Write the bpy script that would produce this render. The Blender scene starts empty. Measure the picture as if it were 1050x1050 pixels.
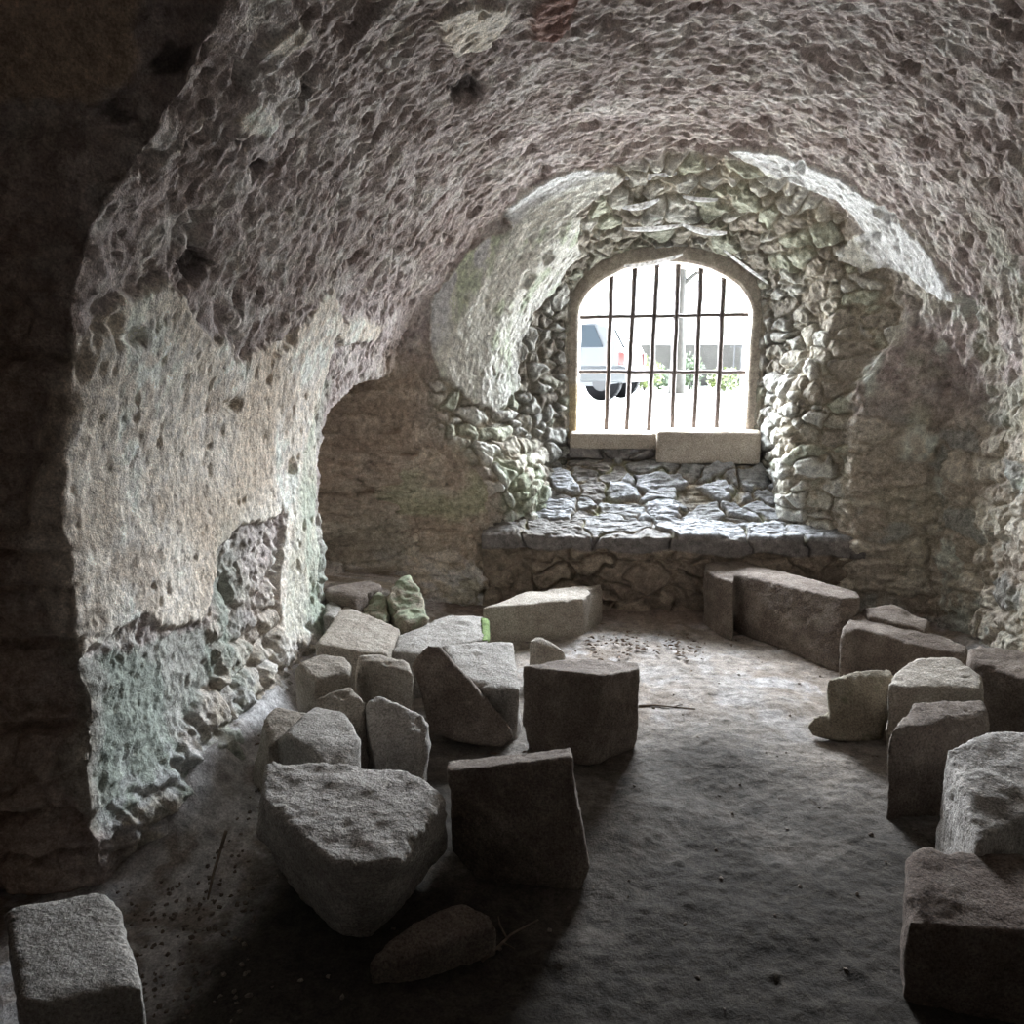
import bpy, bmesh, math, random
import numpy as np
from mathutils import Vector, Matrix

random.seed(4)
SC = bpy.context.scene
COL = SC.collection

# ------------------------------------------------------------------ camera
F_PX, EYE, PITCH, YAW = 780.0, 1.6, math.radians(10.9), math.radians(7.3)
cam_d = bpy.data.cameras.new('camera'); cam = bpy.data.objects.new('camera', cam_d)
COL.objects.link(cam); SC.camera = cam
cam_d.sensor_width = 36.0; cam_d.lens = 36.0 * F_PX / 1050.0
cam_d.clip_start = 0.05; cam_d.clip_end = 400
cam.location = (0, 0, EYE)
cam.rotation_euler = (math.pi / 2 - PITCH, 0, YAW)
_R = np.array(cam.rotation_euler.to_matrix())

def ray(px, py):
    return _R @ np.array([(px - 525) / F_PX, (525 - py) / F_PX, -1.0])
def atz(px, py, z):                       # point of the place at height z
    d = ray(px, py); k = (z - EYE) / d[2]
    return np.array([d[0] * k, d[1] * k, z])
def aty(px, py, y):                       # point of the place at room depth y
    d = ray(px, py); k = y / d[1]
    return np.array([d[0] * k, y, EYE + d[2] * k])
def project(P):
    q = (P - np.array([0, 0, EYE])) @ _R
    w = -q[..., 2]
    ws = np.where(w > 0.05, w, 0.05)
    return 525 + F_PX * q[..., 0] / ws, 525 - F_PX * q[..., 1] / ws, w

# ------------------------------------------------------------------ noise
def _hash(ix, iy, iz, seed):
    h = (ix.astype(np.uint32) * np.uint32(0x8da6b343)) ^ (iy.astype(np.uint32) * np.uint32(0xd8163841)) \
        ^ (iz.astype(np.uint32) * np.uint32(0xcb1ab31f)) ^ np.uint32((seed * 0x9E3779B1) & 0xffffffff)
    h ^= h >> np.uint32(15); h *= np.uint32(0x2c1b3c6d); h ^= h >> np.uint32(12)
    h *= np.uint32(0x297a2d39); h ^= h >> np.uint32(15)
    return h.astype(np.float32) * np.float32(1 / 4294967296.0)

def vnoise(P, seed=0):                    # value noise, -1..1
    i = np.floor(P).astype(np.int64); f = (P - i).astype(np.float32)
    u = f * f * f * (f * (f * 6 - 15) + 10)
    r = 0
    for dx in (0, 1):
        wx = u[..., 0] if dx else 1 - u[..., 0]
        for dy in (0, 1):
            wy = wx * (u[..., 1] if dy else 1 - u[..., 1])
            for dz in (0, 1):
                w = wy * (u[..., 2] if dz else 1 - u[..., 2])
                r = r + w * _hash(i[..., 0] + dx, i[..., 1] + dy, i[..., 2] + dz, seed)
    return r * 2 - 1

def fbm(P, scale, octaves=4, seed=0, gain=0.5, ridge=False):
    r = 0; a = 1.0; n = 0
    Q = P * scale
    for k in range(octaves):
        v = vnoise(Q + 17.3 * k, seed + k * 7)
        if ridge: v = 1 - 2 * np.abs(v)
        r = r + a * v; n += a; a *= gain; Q = Q * 2.03
    return r / n

def worley(P, seed=0):                    # F1, F2, id(0..1)
    i = np.floor(P).astype(np.int64); f = P - i
    f1 = np.full(P.shape[:-1], 9.0, np.float32); f2 = f1.copy(); idv = np.zeros(P.shape[:-1], np.float32)
    for dx in (-1, 0, 1):
        for dy in (-1, 0, 1):
            for dz in (-1, 0, 1):
                a, b, c = i[..., 0] + dx, i[..., 1] + dy, i[..., 2] + dz
                px = dx + 0.1 + .8 * _hash(a, b, c, seed) - f[..., 0]
                py = dy + 0.1 + .8 * _hash(a, b, c, seed + 1) - f[..., 1]
                pz = dz + 0.1 + .8 * _hash(a, b, c, seed + 2) - f[..., 2]
                d = np.sqrt(px * px + py * py + pz * pz).astype(np.float32)
                near = d < f1
                f2 = np.where(near, f1, np.minimum(f2, d))
                idv = np.where(near, _hash(a, b, c, seed + 3), idv)
                f1 = np.where(near, d, f1)
    return f1, f2, idv

def sstep(a, b, x):
    t = np.clip((x - a) / (b - a), 0, 1); return t * t * (3 - 2 * t)
def lerp(a, b, t): return a + (b - a) * t
def cmix(A, B, m): return A + (np.asarray(B, np.float32) - A) * m[..., None]

# ------------------------------------------------------------------ mesh helpers
def link(o, parent=None):
    COL.objects.link(o)
    if parent is not None: o.parent = parent
    return o
def tag(o, label=None, cat=None, group=None, kind=None):
    for k, v in (('label', label), ('category', cat), ('group', group), ('kind', kind)):
        if v is not None: o[k] = v
    return o
def empty(name, loc=(0, 0, 0), rot=(0, 0, 0)):
    o = bpy.data.objects.new(name, None); link(o); o.location = loc; o.rotation_euler = rot
    o.empty_display_size = 0.1
    return o
def grid_mesh(name, P, mat, col=None, flip=False, parent=None):
    n, m = P.shape[:2]
    me = bpy.data.meshes.new(name)
    idx = np.arange(n * m).reshape(n, m)
    q = np.stack([idx[:-1, :-1], idx[1:, :-1], idx[1:, 1:], idx[:-1, 1:]], -1).reshape(-1, 4)
    if flip: q = q[:, ::-1]
    me.vertices.add(n * m); me.vertices.foreach_set('co', P.reshape(-1).astype(np.float32))
    me.loops.add(q.size); me.loops.foreach_set('vertex_index', q.reshape(-1).astype(np.int32))
    me.polygons.add(len(q)); me.polygons.foreach_set('loop_start', np.arange(0, q.size, 4, dtype=np.int32))
    me.update(calc_edges=True); me.validate()
    me.polygons.foreach_set('use_smooth', np.ones(len(q), bool))
    if col is not None: set_col(me, col.reshape(-1, 3))
    me.materials.append(mat)
    return link(bpy.data.objects.new(name, me), parent)
def set_col(me, c):
    a = me.color_attributes.new('Col', 'FLOAT_COLOR', 'POINT')
    c4 = np.ones((len(c), 4), np.float32); c4[:, :3] = np.clip(c, 0.004, 0.9)
    a.data.foreach_set('color', c4.reshape(-1))
def bm_obj(name, bm, mat, parent=None, smooth=False):
    me = bpy.data.meshes.new(name); bm.normal_update(); bm.to_mesh(me); bm.free()
    if smooth: me.polygons.foreach_set('use_smooth', np.ones(len(me.polygons), bool))
    me.materials.append(mat)
    return link(bpy.data.objects.new(name, me), parent)
def add_box(bm, lo, hi, bev=0.0, seg=2):
    b2 = bmesh.new(); bmesh.ops.create_cube(b2, size=1.0)
    lo, hi = Vector(lo), Vector(hi)
    for v in b2.verts: v.co = Vector([lo[i] + (v.co[i] + .5) * (hi[i] - lo[i]) for i in range(3)])
    if bev: bmesh.ops.bevel(b2, geom=b2.edges[:], offset=bev, segments=seg, affect='EDGES', profile=.6)
    t = bpy.data.meshes.new('t'); b2.to_mesh(t); b2.free(); bm.from_mesh(t); bpy.data.meshes.remove(t)
def add_tube(bm, pts, rad, sides=8, cap=True):
    pts = [Vector(p) for p in pts]; rings = []
    if not hasattr(rad, '__len__'): rad = [rad] * len(pts)
    for k, p in enumerate(pts):
        d = (pts[min(k + 1, len(pts) - 1)] - pts[max(k - 1, 0)]).normalized()
        a = d.orthogonal().normalized() if abs(d.z) < .9 else Vector((1, 0, 0))
        a = (a - d * a.dot(d)).normalized(); b = d.cross(a)
        rings.append([bm.verts.new(p + (a * math.cos(2 * math.pi * j / sides) + b * math.sin(2 * math.pi * j / sides)) * rad[k]) for j in range(sides)])
    for r0, r1 in zip(rings, rings[1:]):
        for j in range(sides): bm.faces.new((r0[j], r0[(j + 1) % sides], r1[(j + 1) % sides], r1[j]))
    if cap: bm.faces.new(rings[0][::-1]); bm.faces.new(rings[-1])

# ------------------------------------------------------------------ materials
def new_mat(name):
    m = bpy.data.materials.new(name); m.use_nodes = True
    nt = m.node_tree; nt.nodes.clear()
    out = nt.nodes.new('ShaderNodeOutputMaterial'); b = nt.nodes.new('ShaderNodeBsdfPrincipled')
    nt.links.new(b.outputs[0], out.inputs[0])
    b.inputs['Roughness'].default_value = .92
    b.inputs['Specular IOR Level'].default_value = .2
    return m, nt, b
def node(nt, t, **kw):
    n = nt.nodes.new(t)
    for k, v in kw.items():
        if k in n.inputs: n.inputs[k].default_value = v
        else: setattr(n, k, v)
    return n
def ramp(nt, fac, stops):
    r = nt.nodes.new('ShaderNodeValToRGB'); nt.links.new(fac, r.inputs[0])
    e = r.color_ramp.elements
    while len(e) < len(stops): e.new(.5)
    for k, (p, c) in enumerate(stops): e[k].position = p; e[k].color = (*c, 1) if len(c) == 3 else c
    return r.outputs[0]
def mul(nt, a, b, f=1.0):
    m = nt.nodes.new('ShaderNodeMix'); m.data_type = 'RGBA'; m.blend_type = 'MULTIPLY'; m.inputs[0].default_value = f
    nt.links.new(a, m.inputs[6]); nt.links.new(b, m.inputs[7]); return m.outputs[2]
def bumps(nt, b, coords, specs):
    prev = None
    for sc, dist, st in specs:
        n = node(nt, 'ShaderNodeTexNoise', Scale=sc, Detail=6.0, Roughness=.65)
        nt.links.new(coords, n.inputs['Vector'])
        bp = node(nt, 'ShaderNodeBump', Strength=st, Distance=dist)
        nt.links.new(n.outputs[0], bp.inputs['Height'])
        if prev: nt.links.new(prev, bp.inputs['Normal'])
        prev = bp.outputs[0]
    nt.links.new(prev, b.inputs['Normal'])
def painted_mat(name, fine=(28, 140), bump=((45, .02, .7), (160, .006, .7)), var=(.5, 1.4), rough=.95):
    """colour from the mesh's own stain and stone map, fine grain and bump from noise"""
    m, nt, b = new_mat(name)
    a = node(nt, 'ShaderNodeVertexColor', layer_name='Col'); tc = nt.nodes.new('ShaderNodeTexCoord').outputs['Object']
    c = a.outputs[0]
    for s in fine:
        n = node(nt, 'ShaderNodeTexNoise', Scale=float(s), Detail=5.0, Roughness=.7); nt.links.new(tc, n.inputs['Vector'])
        c = mul(nt, c, ramp(nt, n.outputs[0], [(.28, (var[0],) * 3), (.72, (var[1],) * 3)]))
    nt.links.new(c, b.inputs['Base Color']); b.inputs['Roughness'].default_value = rough
    bumps(nt, b, tc, bump)
    return m
def stone_mat(name, c0, c1, c2, scale=7, bump=((22, .02, .6), (110, .008, .8)), moss=None, rough=.93):
    m, nt, b = new_mat(name)
    tc = nt.nodes.new('ShaderNodeTexCoord').outputs['Object']
    n = node(nt, 'ShaderNodeTexNoise', Scale=float(scale), Detail=8.0, Roughness=.7); nt.links.new(tc, n.inputs['Vector'])
    c = ramp(nt, n.outputs[0], [(.3, c0), (.5, c1), (.68, c2)])
    n2 = node(nt, 'ShaderNodeTexNoise', Scale=130.0, Detail=4.0, Roughness=.8); nt.links.new(tc, n2.inputs['Vector'])
    c = mul(nt, c, ramp(nt, n2.outputs[0], [(.34, (.45,) * 3), (.66, (1.45,) * 3)]))
    if moss:
        n3 = node(nt, 'ShaderNodeTexNoise', Scale=moss[1], Detail=6.0, Roughness=.7); nt.links.new(tc, n3.inputs['Vector'])
        r3 = ramp(nt, n3.outputs[0], [(moss[2], (0, 0, 0)), (moss[2] + .12, (1, 1, 1))])
        mx = nt.nodes.new('ShaderNodeMix'); mx.data_type = 'RGBA'
        nt.links.new(r3, mx.inputs[0]); nt.links.new(c, mx.inputs[6]); mx.inputs[7].default_value = (*moss[0], 1); c = mx.outputs[2]
    nt.links.new(c, b.inputs['Base Color']); b.inputs['Roughness'].default_value = rough
    bumps(nt, b, tc, bump)
    return m
def plain(name, col, rough=.6, metal=0.0, spec=.4, noise=None):
    m, nt, b = new_mat(name)
    b.inputs['Base Color'].default_value = (*col, 1); b.inputs['Roughness'].default_value = rough
    b.inputs['Metallic'].default_value = metal; b.inputs['Specular IOR Level'].default_value = spec
    if noise:
        tc = nt.nodes.new('ShaderNodeTexCoord').outputs['Object']
        n = node(nt, 'ShaderNodeTexNoise', Scale=float(noise), Detail=6.0); nt.links.new(tc, n.inputs['Vector'])
        nt.links.new(ramp(nt, n.outputs[0], [(.3, tuple(.6 * x for x in col)), (.7, tuple(min(1, 1.35 * x) for x in col))]), b.inputs['Base Color'])
        bumps(nt, b, tc, ((noise * 2, .01, .5),))
    return m

M_WALL = painted_mat('old_plaster_and_rubble')
M_FLOOR = painted_mat('earth_floor', fine=(18, 120), bump=((30, .02, .5), (150, .006, .6)))
M_LEDGE = painted_mat('ledge_slabs', fine=(24, 150), bump=((40, .015, .6), (170, .005, .6)), rough=.75)
G_WARM = stone_mat('granite_warm', (.25, .212, .178), (.36, .318, .27), (.44, .398, .345))
G_GREY = stone_mat('granite_grey', (.24, .22, .2), (.35, .325, .295), (.45, .42, .39))
G_ROUGH = stone_mat('rough_rock', (.27, .24, .215), (.39, .36, .33), (.52, .48, .44), scale=9, bump=((14, .04, .8), (70, .012, .8)))
G_BROWN = stone_mat('brown_stone', (.115, .09, .074), (.185, .15, .125), (.275, .235, .2))
G_DARK = stone_mat('dark_reddish_stone', (.10, .075, .06), (.15, .115, .095), (.2, .165, .14))
G_MOSSY = stone_mat('mossy_stone', (.2, .17, .13), (.3, .26, .2), (.38, .35, .28), moss=((.17, .17, .11), 9.0, .56))
G_GREEN = stone_mat('green_rubble', (.2, .17, .13), (.3, .26, .2), (.38, .35, .28), moss=((.25, .275, .19), 9.0, .46))
G_SILL = stone_mat('dressed_sill_stone', (.3, .25, .2), (.4, .34, .28), (.48, .42, .36), scale=5)
IRON = plain('rusted_iron', (.07, .055, .05), .75, .3, noise=60)
TWIG = plain('dry_twig', (.16, .12, .09), .9, noise=40)
LEAF = plain('dry_leaf', (.15, .105, .075), .85, noise=20)

# ------------------------------------------------------------------ the shell of the vault, one loft from floor to floor
YB, YW = 4.85, 5.72                       # back wall, inner plane of the window
XC = 0.36
def wx(px, y, py=450): return aty(px, py, y)[0]
oL, oR = wx(447, YB + .05), wx(940, YB + .05)             # mouth of the embrasure
wL, wR = wx(583, YW, 400), wx(776, YW, 400)               # around the window surround
WTOP = aty(682, 251, YW)[2]; WSPR = aty(590, 312, YW)[2]
OTOP = aty(690, 163, YB + .05)[2]
LOWX = wx(512, YB + .05) - wx(447, YB + .05); HIGHX = wx(866, YB + .05) - wx(940, YB + .05)
# station: y, xl, xr, z springing left, z springing right, crown z, crown x
ST = [(-1.7, -2.7, 2.1, 1.15, 1.15, 2.97, XC),
      (1.66, -2.7, 2.1, 1.15, 1.15, 2.97, XC),
      (1.92, -1.52, 2.1, 1.1, 1.15, 2.95, XC),
      (3.6, -1.52, 2.08, 1.1, 1.15, 2.93, XC),
      (YB - .55, -1.51, 2.08, 1.05, 1.15, 2.92, XC),
      (YB - .04, -1.40, lerp(2.06, oR, .72), 1.05, 1.15, lerp(2.92, OTOP, .7), XC + .02),
      (YB + .06, oL, oR, 1.12, 1.15, OTOP, (oL + oR) / 2),
      (YB + .26, lerp(oL, wL, .35), lerp(oR, wR, .40), 1.3, 1.3, lerp(OTOP, WTOP, .30), .40),
      (YW, wL, wR, WSPR, WSPR, WTOP, (wL + wR) / 2)]
SY = np.array([s[0] for s in ST])
SEG = [12, 170, 270, 140, 110, 60, 80, 120]                 # rows per span
tY = []
rows = []
for k, n in enumerate(SEG):
    for j in range(n):
        f = j / n
        rows.append([lerp(ST[k][i], ST[k + 1][i], f) for i in range(7)])
rows.append(list(ST[-1])); rows = np.array(rows)
NT = len(rows)
NS = 760
sv = np.linspace(0, 1, NS)
def profile(r):
    y, xl, xr, zl, zr, zc, xc = r
    x = np.empty(NS); z = np.empty(NS); zb = -.12
    a = sv < .22; b = (sv >= .22) & (sv < .5); c = (sv >= .5) & (sv < .78); d = sv >= .78
    x[a] = xl; z[a] = zb + (zl - zb) * sv[a] / .22
    th = (sv[b] - .22) / .28 * math.pi / 2
    x[b] = xc - (xc - xl) * np.cos(th); z[b] = zl + (zc - zl) * np.sin(th)
    th = (1 - (sv[c] - .5) / .28) * math.pi / 2
    x[c] = xc + (xr - xc) * np.cos(th); z[c] = zr + (zc - zr) * np.sin(th)
    x[d] = xr; z[d] = zr + (zb - zr) * (sv[d] - .78) / .22
    return np.stack([x, np.full(NS, y), z], -1)
B = np.stack([profile(r) for r in rows], 1)               # NS x NT x 3
_k = sstep(YB - .12, YB - .02, rows[:, 0]) * (1 - sstep(YB + .1, YW, rows[:, 0]))
_l = (np.arange(NS) < NS * .4)[:, None] * (1 - sstep(.75, 1.3, B[..., 2]))
B[..., 0] += LOWX * _l * _k[None, :]
_r = (np.arange(NS) > NS * .6)[:, None] * (1 - sstep(1.35, 2.0, B[..., 2]))
B[..., 0] += HIGHX * _r * _k[None, :]
#               # NS x NT x 3
# soften the plan corners a little along the length so the mouth of the embrasure is rounded
K = np.array([1, 4, 6, 4, 1]) / 16.0
t0 = sum(SEG[:4]) + 20
for it in range(30):
    Bp = np.pad(B[:, t0:], ((0, 0), (2, 2), (0, 0)), mode='edge')
    new = sum(K[j] * Bp[:, j:j + NT - t0] for j in range(5))
    new[:, 0] = B[:, t0]; new[:, -1] = B[:, -1]
    B[:, t0:] = new
ds = np.gradient(B, axis=0); dt = np.gradient(B, axis=1)
N = np.cross(dt, ds); N /= np.linalg.norm(N, axis=-1, keepdims=True) + 1e-9
if N[20, NT // 2, 0] < 0: N = -N                         # into the room
# wall coordinates: length along the arc and along the room
ALEN = np.concatenate([np.zeros((1, NT)), np.cumsum(np.linalg.norm(np.diff(B, axis=0), axis=-1), 0)], 0)
ALEN -= ALEN[NS // 2]
tl = np.concatenate([np.zeros((NS, 1)), np.cumsum(np.linalg.norm(np.diff(B, axis=1), axis=-1), 1)], 1)
UV = np.stack([ALEN, tl], -1)
_PX, _PY, _PD = project(B)
_facing = ((np.array([0, 0, EYE]) - B) * N).sum(-1) > 0
_ok = (_PD > .1) & _facing
def wall_uv(px, py):
    d = np.where(_ok, (_PX - px) ** 2 + (_PY - py) ** 2, 1e12)
    near = d < max(16.0, d.min() * 1.5)
    k = np.argmin(np.where(near, _PD, 1e9)); return UV.reshape(-1, 2)[k]
def poly_sd(poly):
    """signed distance (m, positive inside) of every wall point to a closed outline on the wall"""
    V = np.array([wall_uv(*p) for p in poly])
    lo, hi = V.min(0) - .35, V.max(0) + .35
    sd = np.full((NS, NT), -1.0)
    sel = (UV[..., 0] > lo[0]) & (UV[..., 0] < hi[0]) & (UV[..., 1] > lo[1]) & (UV[..., 1] < hi[1])
    Q = UV[sel]; best = np.full(len(Q), 9.0); ins = np.zeros(len(Q), bool)
    for a, b in zip(V, np.roll(V, -1, 0)):
        e = b - a; w = Q - a
        h = np.clip((w @ e) / (e @ e + 1e-12), 0, 1)
        best = np.minimum(best, np.linalg.norm(w - h[:, None] * e, axis=1))
        c = (a[1] <= Q[:, 1]) != (b[1] <= Q[:, 1])
        with np.errstate(divide='ignore', invalid='ignore'):
            ins ^= c & (Q[:, 0] < a[0] + (Q[:, 1] - a[1]) / (b[1] - a[1]) * e[0])
    sd[sel] = np.where(ins, best, -best)
    return sd
wob = fbm(B, 9, 4, 50, .6) * .055 + fbm(B, 2.2, 3, 60) * .05
def patch(poly, soft=.012, w=1.0):
    return sstep(-soft, soft, poly_sd(poly) + wob * w)

# --- wall niche in the left corner
niche_sd = poly_sd([(326, 612), (321, 545), (322, 480), (333, 440), (352, 415), (385, 402), (415, 400), (420, 470), (420, 600), (400, 612)])
Yc, Zc = B[..., 1], B[..., 2]
leftwall = np.arange(NS)[:, None] < NS * .5
jamb_y = aty(323, 500, 3.9)
nd = ray(323, 500); y_j = -1.52 / nd[0] * nd[1]           # depth of the near jamb on the left wall plane
ztop = 1.52
_u = np.clip((y_j + .78 - Yc) / .78, 0, 1)
dz_arch = ztop - .62 * (1 - np.sqrt(1 - _u ** 2))
n_in = np.minimum.reduce([Yc - y_j, dz_arch - Zc, Zc - .22, ((YB - .02) - Yc) * .18 + .2 * 0]) + wob * .25
niche = sstep(0.0, .05, n_in) * leftwall * (Yc < YB - .01)
# --- regions
ti = np.arange(NT)[None, :] * np.ones((NS, 1))
emb = sstep(sum(SEG[:5]) + 10, sum(SEG[:6]) + 10, ti)      # inside the embrasure
ring = sstep(sum(SEG[:4]) + 30, sum(SEG[:4]) + 100, ti) * (1 - emb)
rightside = sstep(.62, .74, sv)[:, None] * np.ones((1, NT))
leftside = 1 - sstep(.26, .38, sv)[:, None] * np.ones((1, NT))
nearret = 1 - sstep(1.86, 1.97, Yc)                       # the near recess on the left
P_left = patch([(75, 345), (120, 310), (165, 298), (205, 335), (250, 365), (300, 335), (345, 290), (352, 330), (330, 400), (322, 470), (322, 600), (325, 655), (285, 668), (283, 600), (293, 520), (250, 540), (225, 570), (210, 640), (130, 650), (66, 665), (42, 600), (48, 505), (60, 430)])
P_low = patch([(66, 668), (215, 640), (222, 690), (195, 720), (165, 790), (120, 850), (60, 800), (62, 720)])
P_jamb = patch([(352, 380), (338, 420), (325, 480), (325, 640), (285, 668), (292, 590), (300, 520), (312, 440), (330, 395)], .03)
P_emb = patch([(450, 300), (480, 262), (520, 240), (560, 222), (600, 222), (590, 262), (570, 300), (548, 330), (535, 395), (512, 424), (480, 410), (455, 385), (446, 340)], .008)
P_band = patch([(570, 180), (640, 172), (640, 190), (600, 215), (585, 240), (545, 262), (530, 245), (520, 215)], .01)
P_right = patch([(740, 158), (800, 163), (880, 195), (935, 240), (985, 318), (965, 312), (925, 282), (880, 284), (858, 262), (885, 240), (850, 205), (790, 180)], .008, .6)
P_corner = patch([(428, 470), (470, 455), (498, 490), (502, 560), (480, 620), (430, 640), (418, 560)], .01)
P_dark = patch([(-60, -60), (150, -60), (135, 60), (100, 105), (40, 110), (-60, 112)], .012)
P_w1 = patch([(440, 20), (480, 0), (520, 10), (505, 50), (470, 58)], .008, .6)
P_w2 = patch([(232, 120), (262, 95), (290, 120), (270, 140), (245, 135)], .008, .5)
P_w3 = patch([(268, 45), (300, 22), (310, 32), (285, 58)], .008, .4)
P_w4 = patch([(860, -20), (1000, -20), (1040, 60), (960, 70), (900, 40)], .03)
P_w5 = patch([(985, 270), (1040, 200), (1080, 260), (1070, 330), (1000, 310)], .03)
P_bit = patch([(342, 335), (372, 325), (392, 335), (385, 352), (350, 358)], .006, .3)
plaster = np.clip(np.maximum.reduce([P_left, P_emb, P_band * .9, P_right, P_w1, P_w2, P_w3, P_bit]), 0, 1) * (1 - niche)

# --- relief
Qr = B * np.array([1, 1, 1.75]) + np.stack([fbm(B, 5, 3, 5), fbm(B, 5, 3, 6), fbm(B, 5, 3, 7)], -1) * .13
f1, f2, cid = worley(Qr * np.array([5.8, 4.4, 5.6]), 11); gap = 1 - sstep(.02, .2, f2 - f1)      # rubble, hand sized
g1, g2, cidB = worley(Qr * 4.0 + 3.3, 21); gapB = 1 - sstep(.02, .22, g2 - g1)   # larger
rub_small = emb * (1 - plaster)
big_zone = np.clip(rightside * sstep(3.0, 4.4, Yc) * (1 - sstep(1.1, 1.6, Zc)) + leftside * (1 - sstep(.2, .95, Zc)) * sstep(1.9, 2.1, Yc), 0, 1) * (1 - emb) * (1 - niche)
big_zone *= (1 - .85 * plaster) * (1 - .75 * P_low)
f_lo = fbm(B, 1.7, 3, 31); f_mid = fbm(B * np.array([1, 1.25, 1]), 6.0, 5, 37, .6); f_hi = fbm(B, 26, 4, 43, .62)
rid = fbm(B, 11, 4, 71, .55, True)
pits = sstep(.30, .62, fbm(B * np.array([.75, 1.3, 1]), 8.5, 3, 83))       # holes left by fallen stones
pits2 = sstep(.36, .6, fbm(B, 20, 2, 87))
vault = (1 - emb) * (1 - plaster)
H = .030 * f_lo
f_hh = fbm(B, 48, 3, 57, .6)
H = H + vault * (1 - .6 * big_zone) * (1 - .7 * P_low) * (.022 * f_mid + .006 * rid + .016 * f_hi + .008 * f_hh + .03 * fbm(B, 3.2, 4, 59, .6) - .045 * pits - .02 * pits2)
H = H + plaster * (.024 + .008 * f_mid + .0075 * f_hi + .003 * f_hh + .002 * rid - .03 * sstep(.42, .6, fbm(B, 7, 3, 91)) - .008 * pits2)
H = H + rub_small * (.05 * sstep(.0, .24, f2 - f1) * (.5 + .6 * cid) + .012 * f_hi + .010 * rid + .026 * fbm(B, 10, 4, 47) - .02)
H = H + big_zone * (1 - .3 * rightside) * (.055 * sstep(0, .3, g2 - g1) * (.4 + .7 * cidB) + .010 * rid + .014 * f_hi)
H = H + P_low * .007 * f_hi + rightside * (1 - emb) * .02 * rid
face = sstep(1.60, 1.68, Yc) * (1 - sstep(1.92, 2.0, Yc)) * (1 - sstep(.6, .7, sv)[:, None])
calm = np.clip(P_dark + nearret * .5 + face * .35, 0, 1)
H = H * (1 - .75 * calm) + P_dark * .012
# coursed stones in the near recess
course = nearret * leftside
crs = np.abs(((Zc + .02 * f_mid) / .27) % 1 - .5); H = H - course * .03 * sstep(.42, .48, crs) + course * (1 - P_dark) * (.045 * sstep(0, .2, g2 - g1) * (.2 + cidB) - .03)
H = H * np.where(ti > NT - 8, 0.3, 1)
H = H * (1 - niche * .4)
P = B + N * (H)[..., None]
P[..., 0] -= niche * (.62 + .03 * f_lo)
_n = fbm(P * np.array([1, 1, 1.6]), 7, 5, 191, .6); P[..., 1] -= niche * (.05 * _n)
_e = sstep(1.75, 1.92, Yc) * (1 - sstep(1.98, 2.3, Yc)) * (1 - sstep(.42, .5, sv)[:, None])
P[..., 1] += _e * (.08 * fbm(B * np.array([1, .2, 1]), 3.5, 4, 197) + .03 * f_mid)
# scree foot along the left wall
foot = leftside * sstep(1.95, 2.3, Yc) * (1 - sstep(.0, .42, Zc)) * (1 - niche) * (1 - emb)
P[..., 0] += foot * .12 * (1 + .6 * f_mid)

# --- wall colours, with a light level put in at the end
n1 = fbm(B, 2.6, 4, 101); n2 = fbm(B, 13, 4, 111, .6); n3 = fbm(B, 5, 3, 121)
C = np.empty(B.shape, np.float32); C[:] = (.28, .238, .224)
C = cmix(C, (.355, .31, .30), sstep(-.1, .4, n1))
C = cmix(C, (.40, .37, .33), sstep(.1, .5, n2) * .6)
C = cmix(C, (.15, .115, .10), sstep(.18, .5, -n2) * .55)
C = cmix(C, (.46, .43, .405), sstep(.1, .5, n3) * .6); C = cmix(C, (.47, .45, .43), sstep(.15, .4, fbm(B, 7, 5, 173, .65)) * .6); C = cmix(C, (.17, .13, .12), sstep(.2, .42, fbm(B, 9, 5, 175, .65)) * .6)
C = cmix(C, (.30, .29, .235), rightside * sstep(-.2, .35, n3) * .8)
C = cmix(C, (.26, .285, .22), rightside * sstep(.0, .4, fbm(B, 4, 3, 131)) * .65)
# rubble stones of the embrasure
S = np.empty(B.shape, np.float32); S[:] = (.36, .335, .28)
S = cmix(S, (.46, .45, .41), sstep(.55, .6, cid)); S = cmix(S, (.27, .24, .20), 1 - sstep(.2, .24, cid))
S = cmix(S, (.335, .35, .275), sstep(.35, .4, cid) * (1 - sstep(.5, .52, cid)) * .7)
S = cmix(S, (.33, .29, .23), gap * .85)
C = C + (S - C) * rub_small[..., None]
S2 = np.empty(B.shape, np.float32); S2[:] = (.30, .265, .215)
S2 = cmix(S2, (.38, .35, .29), sstep(.5, .55, cidB)); S2 = cmix(S2, (.22, .22, .20), 1 - sstep(.25, .3, cidB)); S2 = cmix(S2, (.25, .215, .17), gapB * .8)
C = C + (S2 - C) * (big_zone * .85)[..., None]
pl = np.empty(B.shape, np.float32); pl[:] = (.50, .45, .39)
pl = cmix(pl, (.58, .54, .485), sstep(-.1, .35, n3)); pl = cmix(pl, (.33, .275, .225), sstep(.05, .35, fbm(B, 8, 4, 171, .6)) * .7 * P_left); pl = cmix(pl, (.40, .375, .35), sstep(.0, .4, fbm(B, 30, 3, 181)) * .6); pl = cmix(pl, (.40, .33, .26), sstep(.12, .5, -n1) * .7); pl = cmix(pl, (.36, .31, .26), sstep(.2, .55, n2) * .6)
C = C + (pl - C) * plaster[..., None]
n2p = fbm(P, 12, 4, 193, .6); n3p = fbm(P, 4.5, 3, 195)
brn = np.empty(B.shape, np.float32); brn[:] = (.27, .215, .165); brn = cmix(brn, (.40, .345, .28), sstep(0, .45, n2p) * .8); brn = cmix(brn, (.17, .13, .10), sstep(.05, .45, n3p) * .8)
brn = cmix(brn, (.42, .37, .30), P_corner * sstep(-.2, .4, n3) * .8); brn = cmix(brn, (.26, .27, .17), P_corner * sstep(.1, .4, n1) * .7)
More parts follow.
